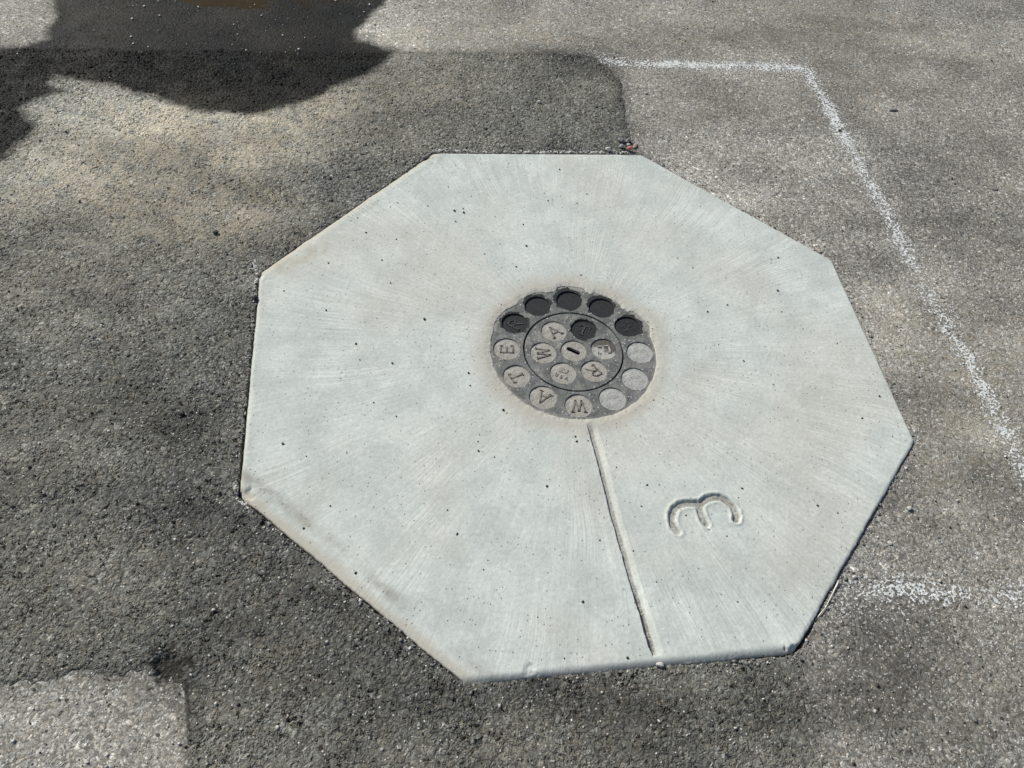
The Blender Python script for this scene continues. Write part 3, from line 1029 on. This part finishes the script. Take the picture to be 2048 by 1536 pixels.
frame = empty('valve_box_frame', (0, 0, 0))
tag(frame, 'outer cast-iron ring with twelve round recesses, set in the concrete collar', 'valve frame')
plate('ring', [circle(0, 0, 0.164, 160), circle(0, 0, 0.0945, 128, True)] + [circle(x, y, DISC_O, 64, True) for x, y in OUTER],
      Z_IRON, 0.010, 0.0007, M_FRAME, frame)
o_mark = {6: 'W', 7: 'A', 8: 'T', 9: 'E', 10: 'R', 2: 'M'}
for k, (x, y) in enumerate(OUTER):
    dark = k in DARK_O
    o = disc_floor('recess', x, y, DISC_O + 0.001, Z_IRON - (0.0032 if dark else 0.0022), M_DARKDISC if dark else (M_PASTE2 if k in (3, 4, 5) else M_PASTE),
                   frame, 101 + k, 0.0002 if dark else 0.0008, 0.0 if dark else 0.0007)
    a = OUTER_A - k * math.pi / 6
    if k in o_mark:
        ch = o_mark[k]
        if ch == 'M':
            letter([('E', -0.0038, 0.0062, 0.0085), ('J', 0.0042, 0.0062, 0.0085), ('U', -0.0095, -0.0072, 0.0070), ('S', 0.0, -0.0078, 0.0070), ('A', 0.0095, -0.0072, 0.0070)],
                   a + math.pi / 2, o, M_LETTER_DARK, 0.0014, 0.0008)
        else:
            l = letter([(ch, 0, 0, 0.0245)], a - math.pi / 2, o, M_LETTER_DARK if dark else M_LETTER, 0.0033, 0.0015 if dark else 0.0019)
            l['label'] = 'raised letter ' + ch
# seat below the gap and the dark barrel
plate('seat', [circle(0, 0, 0.120, 96), circle(0, 0, 0.070, 96, True)], -0.018, 0.006, 0.0005, M_BLACK, frame)
nb = 64
co = [(0.071 * math.cos(2 * math.pi * j / nb), 0.071 * math.sin(2 * math.pi * j / nb), z) for z in (-0.02, -0.40) for j in range(nb)] + [(0, 0, -0.40)]
f4 = np.array([(j, j + nb, (j + 1) % nb + nb, (j + 1) % nb) for j in range(nb)])
f3 = np.array([(nb + j, 2 * nb, nb + (j + 1) % nb) for j in range(nb)])
mesh_obj('barrel', co, [f4, f3], M_BLACK, frame)

lid = empty('utility_cover', (0, 0, 0))
tag(lid, 'round cast-iron water valve cover with seven recesses and a key slot', 'valve cover')
plate('body', [circle(0, 0, 0.0915, 128)] + [circle(x, y, DISC_I, 64, True) for x, y in INNER] + [circle(0, 0, DISC_I, 64, True)],
      Z_IRON - 0.0004, 0.010, 0.0007, M_LID, lid)
for k, (x, y) in enumerate(INNER):
    dark = k == 1
    o = disc_floor('recess', x, y, DISC_I + 0.001, Z_IRON - (0.0034 if dark else 0.0030 if k == 2 else 0.0024), M_DARKDISC if dark else (M_PASTE_DIRT if k == 2 else M_PASTE),
                   lid, 131 + k, 0.0002 if dark else 0.0008, 0.0 if dark else 0.0006)
    a = INNER_A - k * math.pi / 3
    ch = 'ATER*W'[k]
    if ch == '*':
        letter([('E', -0.0042, 0.0058, 0.0095), ('J', 0.0046, 0.0058, 0.0095), ('U', -0.0095, -0.0080, 0.0062), ('S', 0.0, -0.0086, 0.0062), ('A', 0.0095, -0.0080, 0.0062)],
               a + math.pi / 2, o, M_LETTER, 0.0015, 0.0010)
    else:
        l = letter([(ch, 0, 0, 0.0245)], a - math.pi / 2, o, M_LETTER_DARK if dark else (M_PASTE2 if k == 2 else M_LETTER), 0.0033, 0.0015 if dark else 0.0019)
        l['label'] = 'raised letter ' + ch
# centre disc with the key slot
s0, s1 = ground(1133.5, 695.5, -0.005), ground(1160.5, 707.5, -0.005)
sm, sv = (s0 + s1) / 2, (s1 - s0)
sl, sa = np.hypot(*sv) / 2, math.atan2(sv[1], sv[0])
slot = []
for j in range(24):
    t = -math.pi / 2 + math.pi * (j % 12) / 11 + (math.pi if j >= 12 else 0)
    c = sl - 0.0044 if j < 12 else -(sl - 0.0044)
    lx, ly = c + 0.0044 * math.cos(t), 0.0044 * math.sin(t)
    slot.append((sm[0] + lx * math.cos(sa) - ly * math.sin(sa), sm[1] + lx * math.sin(sa) + ly * math.cos(sa)))
plate('key_plate', [circle(0, 0, DISC_I + 0.001, 64), slot[::-1]], Z_IRON - 0.0024, 0.006, 0.0004, M_PASTE, lid)

# ------------------------------------------------------------------ spray-paint marks (only the specks that stuck)
def flecks(name, px_pts, width, density, mat, seed, cell=0.0010, gaps=None, sheet_patch=False, side=0.0):
    pts = np.array([ground(*p) for p in px_pts])
    lo, hi = pts.min(0) - width * 1.6, pts.max(0) + width * 1.6
    xs, ys = np.arange(lo[0], hi[0], cell), np.arange(lo[1], hi[1], cell)
    X, Y = np.meshgrid(xs, ys); x, y = X.ravel(), Y.ravel()
    wx = x + 0.004 * fbm(x, y, 18.0, 3, seed); wy = y + 0.004 * fbm(x, y, 18.0, 3, seed + 1)
    d = np.full(x.shape, 1e9); run = np.zeros(x.shape); acc = 0.0
    for p, q in zip(pts[:-1], pts[1:]):
        dd = seg_dist(wx, wy, p, q); L = np.hypot(*(q - p))
        t = np.clip(((wx - p[0]) * (q - p)[0] + (wy - p[1]) * (q - p)[1]) / (L * L), 0, 1)
        m = dd < d; d = np.where(m, dd, d); run = np.where(m, acc + t * L, run); acc += L
    run = run / acc
    dens = density * np.exp(-(d / (width * 0.5)) ** 2)
    if gaps is not None:
        dens = dens * np.interp(run, gaps[0], gaps[1])
    dens = dens * (1 + 0.45 * fbm(x, y, 30.0, 3, seed + 2))
    n_ = 0.5 + 0.5 * fbm(x, y, 330.0, 3, seed + 3) * 1.9
    wide = 0.30 * density * np.exp(-(d / (width * 0.85)) ** 2)
    dens = np.maximum(dens, wide)
    keep_v = n_ < dens
    ok = outside_collar(x, y) > 0.002
    keep_v &= ok
    F = grid_faces(len(ys), len(xs))
    F = F[keep_v[F].sum(1) >= 3]
    idx = np.unique(F)
    remap = np.full(len(x), -1, np.int64); remap[idx] = np.arange(len(idx))
    x, y = x[idx], y[idx]
    z = ground_h(x, y)
    if sheet_patch:
        ps = patch_sdf(x, y)
        z = z + np.where(ps > -0.002, patch_rise(x, y, ps), 0)
    return mesh_obj(name, np.stack([x, y, z], -1), remap[F], mat)


p1 = flecks('spray_paint_line', [(1205, 112), (1222, 122), (1300, 129), (1400, 131), (1500, 133), (1612, 138), (1632, 168), (1668, 235), (1715, 320), (1760, 402), (1800, 480),
                                 (1836, 560), (1880, 630), (1945, 735), (1985, 815), (2020, 880), (2060, 970)],
            0.046, 0.64, M_PAINT, 301, gaps=([0, .05, .06, .30, .55, .62, .68, .71, .74, .77, .80, .9, 1], [.9, .8, 1.05, 1.1, .95, .92, .9, .85, .72, .72, .85, .9, .8]))
tag(p1, 'thin white spray-paint line bent at a corner, running down the right side', 'paint line')
p2 = flecks('spray_paint_line', [(1645, 1190), (1700, 1186), (1760, 1184), (1840, 1182), (1900, 1184), (1950, 1188)], 0.054, 0.47, M_PAINT, 331,
            gaps=([0, .2, .45, .75, 1], [.45, .7, 1.0, .95, .6]))
tag(p2, 'short faded white spray-paint dash to the right of the collar near its bottom corner', 'paint line')
p3 = flecks('spray_paint_line', [(2000, 1184), (2048, 1184), (2110, 1182)], 0.054, 0.44, M_PAINT, 351)
tag(p3, 'white spray-paint dash cut off by the right edge of the picture', 'paint line')

sm1 = flecks('cement_smear', [(540, 1042), (575, 1062), (610, 1090), (640, 1122)], 0.009, 0.85, M_SMEAR, 401, 0.0016, sheet_patch=True)
tag(sm1, 'thin smear of cement along the lower left side of the collar', 'cement smear', kind='stuff')
sm2 = flecks('cement_smear', [(872, 303), (930, 303), (960, 304), (1060, 306), (1160, 306), (1250, 308)], 0.011, 0.55, M_SMEAR, 421, 0.0016, sheet_patch=True)
tag(sm2, 'pale cement crumbs along the far side of the collar', 'cement smear', kind='stuff')
sm3 = flecks('cement_smear', [(505, 520), (512, 545), (508, 575)], 0.009, 0.85, M_SMEAR, 431, 0.0016, sheet_patch=True)
tag(sm3, 'pale cement dribble at the left upper corner of the collar', 'cement smear', kind='stuff')
sm4 = flecks('cement_smear', [(1700, 1220), (1660, 1250), (1650, 1210), (1690, 1170)], 0.016, 0.42, M_SMEAR, 441, 0.0016)
tag(sm4, 'scattered cement crumbs beside the lower right side of the collar', 'cement smear', kind='stuff')
sm5 = flecks('cement_smear', [(1822, 850), (1836, 880), (1815, 925), (1790, 960)], 0.008, 0.62, M_SMEAR, 451, 0.0016)
tag(sm5, 'pale cement line at the rounded right corner of the collar', 'cement smear', kind='stuff')
sm6 = flecks('cement_smear', [(470, 970), (474, 985), (478, 1000), (500, 1015)], 0.007, 0.7, M_SMEAR, 461, 0.0016, sheet_patch=True)
tag(sm6, 'small cement smear at the lower left corner of the collar', 'cement smear', kind='stuff')
sm7 = flecks('cement_smear', [(1440, 425), (1480, 450), (1550, 480)], 0.030, 0.40, M_SMEAR, 471, 0.0016)
tag(sm7, 'cement splash on the asphalt beside the upper right side of the collar', 'cement smear', kind='stuff')

# ------------------------------------------------------------------ loose stones and grit
def surface_z(x, y, on_collar):
    if on_collar: return 0.0
    xa, ya = np.array([x]), np.array([y])
    z = float(ground_h(xa, ya)[0])
    ps = float(patch_sdf(xa, ya)[0])
    return z + (float(patch_rise(xa, ya, np.array([ps]))[0]) if ps > 0 else 0.0)


def stone(name, px, py, size, mat, label, cat, group=None, squash=(1, 0.75, 0.6), rot=0.0, on_collar=False, sub=2, seed=1, lift=0.0):
    p = ground(px, py)
    bm = bmesh.new()
    bmesh.ops.create_icosphere(bm, subdivisions=sub, radius=0.5)
    r = random.Random(seed)
    ph = [r.uniform(0, 6.28) for _ in range(6)]
    for v in bm.verts:
        k = 1 + 0.16 * math.sin(4.1 * v.co.x + ph[0]) * math.sin(5.3 * v.co.y + ph[1]) + 0.14 * math.sin(6.7 * v.co.z + ph[2] + 3 * v.co.x) + r.uniform(-.07, .07)
        v.co = Vector((v.co.x * k * squash[0], v.co.y * k * squash[1], v.co.z * k * squash[2])) * size
    zmin = min(v.co.z for v in bm.verts)
    for v in bm.verts: v.co.z -= zmin
    me = bpy.data.meshes.new(name); bm.to_mesh(me); bm.free()
    me.materials.append(mat)
    o = bpy.data.objects.new(name, me); COL.objects.link(o)
    o.location = (p[0], p[1], surface_z(p[0], p[1], on_collar) - 0.0003 + lift)
    o.rotation_euler = (0, 0, rot)
    tag(o, label, cat, group)
    return o


stone('pebble', 432, 469, 0.011, M_GRIT_DARK, 'black pebble lying on the dusty asphalt left of the collar', 'pebble', seed=2)
stone('pebble', 511, 600, 0.010, M_GRIT_DARK, 'black pebble wedged against the left edge of the collar', 'pebble', squash=(1, 1, .9), seed=3, lift=0.002)
stone('pebble', 512, 594, 0.006, M_GRIT_PALE, 'tiny pale pebble touching the black one at the left edge of the collar', 'pebble', squash=(1, .8, .8), seed=4, lift=0.003)
stone('plastic_chip', 1258, 302, 0.016, M_RED, 'small red chip at the far right corner of the collar', 'chip', squash=(1, .55, .5), rot=0.1, seed=5, lift=0.002)
stone('stone_chip', 1216, 304, 0.014, M_GRIT_PALE, 'white chip on the far edge of the collar, left of the red chip', 'stone chip', squash=(1, .7, .6), seed=6, lift=0.002)
stone('stone_chip', 1242, 298, 0.011, M_GRIT_PALE, 'white chip just behind and left of the red chip', 'stone chip', squash=(1, .7, .7), rot=.4, seed=7, lift=0.001)
stone('stone_chip', 1256, 293, 0.010, M_GRIT_PALE, 'pale chip behind the red chip', 'stone chip', squash=(1, .7, .6), rot=.9, seed=8)
stone('stone_chip', 1241, 286, 0.017, M_GREY_STONE, 'grey chip behind the white chips at the patch edge', 'stone chip', squash=(1, .7, .55), rot=-.3, seed=9)
stone('stone_chip', 1256, 285, 0.015, M_GREY_STONE, 'rounded grey chip behind the red chip, beside the dry leaf bit', 'stone chip', squash=(1, .8, .6), rot=.6, seed=10)
stone('leaf_bit', 1269, 294, 0.020, M_TAN, 'tan scrap of dry leaf right of the red chip', 'leaf', squash=(.45, 1, .25), rot=-.15, seed=11)
stone('stone_chip', 1786, 222, 0.025, M_CHIP_DARK, 'flat dark chip lying on the road right of the bent paint line', 'stone chip', squash=(1, .30, .14), rot=.15, seed=12)
stone('stone_chip', 1986, 378, 0.020, M_GREY_STONE, 'flat grey chip lying on the road near the right edge', 'stone chip', squash=(1, .6, .18), rot=-.1, seed=13)
stone('pebble', 1078, 207, 0.011, M_GRIT_PALE, 'lone pale pebble on the dark patch behind the collar', 'pebble', squash=(1, .7, .6), seed=14)
stone('pebble', 1679, 262, 0.0075, M_GRIT_DARK, 'black speck of stone on the slanting paint line', 'pebble', seed=15)
stone('pebble', 1292, 188, 0.010, M_GRIT_PALE, 'pale pebble just under the far paint line', 'pebble', squash=(1, .6, .5), seed=16)
stone('pebble', 1817, 1018, 0.010, M_GRIT_PALE, 'white pebble on the road right of the collar, away from its edge', 'pebble', squash=(1, .75, .6), rot=.6, seed=17)
stone('pebble', 1780, 1086, 0.0085, M_GRIT_PALE, 'white pebble on the road between the collar and the short paint dash', 'pebble', squash=(1, .8, .6), seed=18)
stone('pebble', 1709, 1154, 0.008, M_GRIT_PALE, 'white pebble beside the top end of the straw', 'pebble', squash=(1, .8, .6), seed=19)
stone('pebble', 1320, 1330, 0.012, M_GRIT_PALE, 'pale crumb at the foot of the collar below the cut joint', 'pebble', squash=(1, .7, .5), seed=20)
stone('pebble', 365, 830, 0.011, M_GRIT_DARK, 'dark pebble on the asphalt left of the collar, halfway down', 'pebble', squash=(1, .7, .6), seed=21)
stone('pebble', 1945, 1436, 0.012, M_GREY_STONE, 'small dark grey pebble in the lower right corner', 'pebble', squash=(.6, 1, .5), rot=.5, seed=22)


def straw(name, px_pts, radius, mat, label):
    pts = [ground(*p) for p in px_pts]
    co_, F = [], []
    ns = 7
    for i, p in enumerate(pts):
        q = pts[min(i + 1, len(pts) - 1)]; o_ = pts[max(i - 1, 0)]
        d = (q - o_) / np.hypot(*(q - o_)); nn_ = np.array([-d[1], d[0]])
        rad = radius[i]
        zc_ = surface_z(p[0], p[1], False) + 0.0028
        for k in range(ns):
            a = 2 * math.pi * k / ns
            co_.append((p[0] + nn_[0] * rad * math.cos(a), p[1] + nn_[1] * rad * math.cos(a), zc_ + rad * math.sin(a)))
        if i:
            b = (i - 1) * ns
            F += [(b + k, b + (k + 1) % ns, b + ns + (k + 1) % ns, b + ns + k) for k in range(ns)]
    o = mesh_obj(name, co_, [np.array(F), np.array([tuple(range(ns))[::-1], tuple(range(len(pts) * ns - ns, len(pts) * ns))])], mat)
    return tag(o, label, 'straw')


straw('straw', [(1676, 1163), (1672, 1173), (1669, 1178), (1660, 1196), (1650, 1216), (1640, 1228), (1630, 1242), (1623, 1252)],
      [.0013, .0015, .0012, .0008, .0007, .0008, .0007, .0005], M_STRAW, 'long pale straw lying along the lower right side of the collar')
straw('straw', [(1641, 1210), (1638, 1216), (1638, 1224)], [.0009, .0011, .0007], M_STRAW, 'short pale straw stub beside the long straw')


def grit(name, n, place, smin, smax, mat, label, seed):
    """scattered grains nobody could count"""
    r = np.random.default_rng(seed)
    t = (1 + 5 ** 0.5) / 2
    base = np.array([(1, 1, 1), (-1, 1, .9), (-1, -1, 1), (1, -1, .8), (1.1, 1, -1), (-1, 1.1, -1), (-1, -.9, -1), (1, -1, -1.1)]) * 0.5
    tri = np.array([(0, 1, 2), (0, 2, 3), (4, 6, 5), (4, 7, 6), (0, 5, 1), (0, 4, 5), (1, 6, 2), (1, 5, 6), (2, 7, 3), (2, 6, 7), (3, 4, 0), (3, 7, 4)])
    co_, F, k = [], [], 0
    while k < n:
        p = place(r)
        if p is None: continue
        s = smin * (smax / smin) ** (r.random() ** 2.2)
        v = base * (1 + 0.5 * (r.random((8, 3)) - 0.5)) * np.array([1, 0.55 + .45 * r.random(), 0.6]) * s
        a = r.random() * 6.28
        v = v @ np.array([[math.cos(a), math.sin(a), 0], [-math.sin(a), math.cos(a), 0], [0, 0, 1]])
        co_.append(v + np.array([p[0], p[1], p[2] + s * 0.12])); F.append(tri + 8 * k); k += 1
    o = mesh_obj(name, np.concatenate(co_), np.concatenate(F), mat, smooth_shade=False)
    return tag(o, label, kind='stuff')


def on_slab(r):
    a, q = r.random() * 6.28318, math.sqrt(r.random()) * 0.63
    x, y = q * math.cos(a), q * math.sin(a)
    if q < 0.165: return None
    if float(outside_collar(np.array([x]), np.array([y]))[0]) > -0.012: return None
    return x, y, 0.0


def on_road(r):
    p = ground(r.random() * 2300 - 120, r.random() ** 0.8 * 1640 - 60)
    if float(outside_collar(np.array([p[0]]), np.array([p[1]]))[0]) < 0.004: return None
    return p[0], p[1], surface_z(p[0], p[1], False) + 0.0006


def near_edge(r):
    a = r.random() * 6.28318
    q = float(oct_r(np.array([a]))[0]) + 0.003 + 0.012 * r.random() ** 1.5
    x, y = q * math.cos(a), q * math.sin(a)
    return x, y, surface_z(x, y, False) + 0.0004


grit('dark_grit', 210, on_slab, 0.0012, 0.0042, M_GRIT_DARK, 'specks of dark grit scattered over the concrete', 5)
grit('road_grit', 380, on_road, 0.0014, 0.0044, M_GRIT_DARK, 'loose dark grit scattered over the asphalt', 6)
grit('pale_grit', 520, on_road, 0.0014, 0.0046, M_GRIT_PALE, 'loose pale grit scattered over the asphalt', 7)
grit('joint_grit', 420, near_edge, 0.0018, 0.0055, M_GREY_STONE, 'grey grit lying in the joint around the collar', 8)
grit('joint_crumbs', 130, near_edge, 0.0014, 0.0048, M_GRIT_PALE, 'pale cement crumbs lying in the joint around the collar', 9)


def on_wet(r):
    p = ground(250 + r.random() * 500, 2 + r.random() * 110)
    return p[0], p[1], surface_z(p[0], p[1], False) + 0.0008


grit('wet_glints', 80, on_wet, 0.0016, 0.0052, M_GRIT_PALE, 'pale grains standing in for glints on the wet asphalt below the puddle', 10)  # pale grains added to imitate sparkle on the wet surface
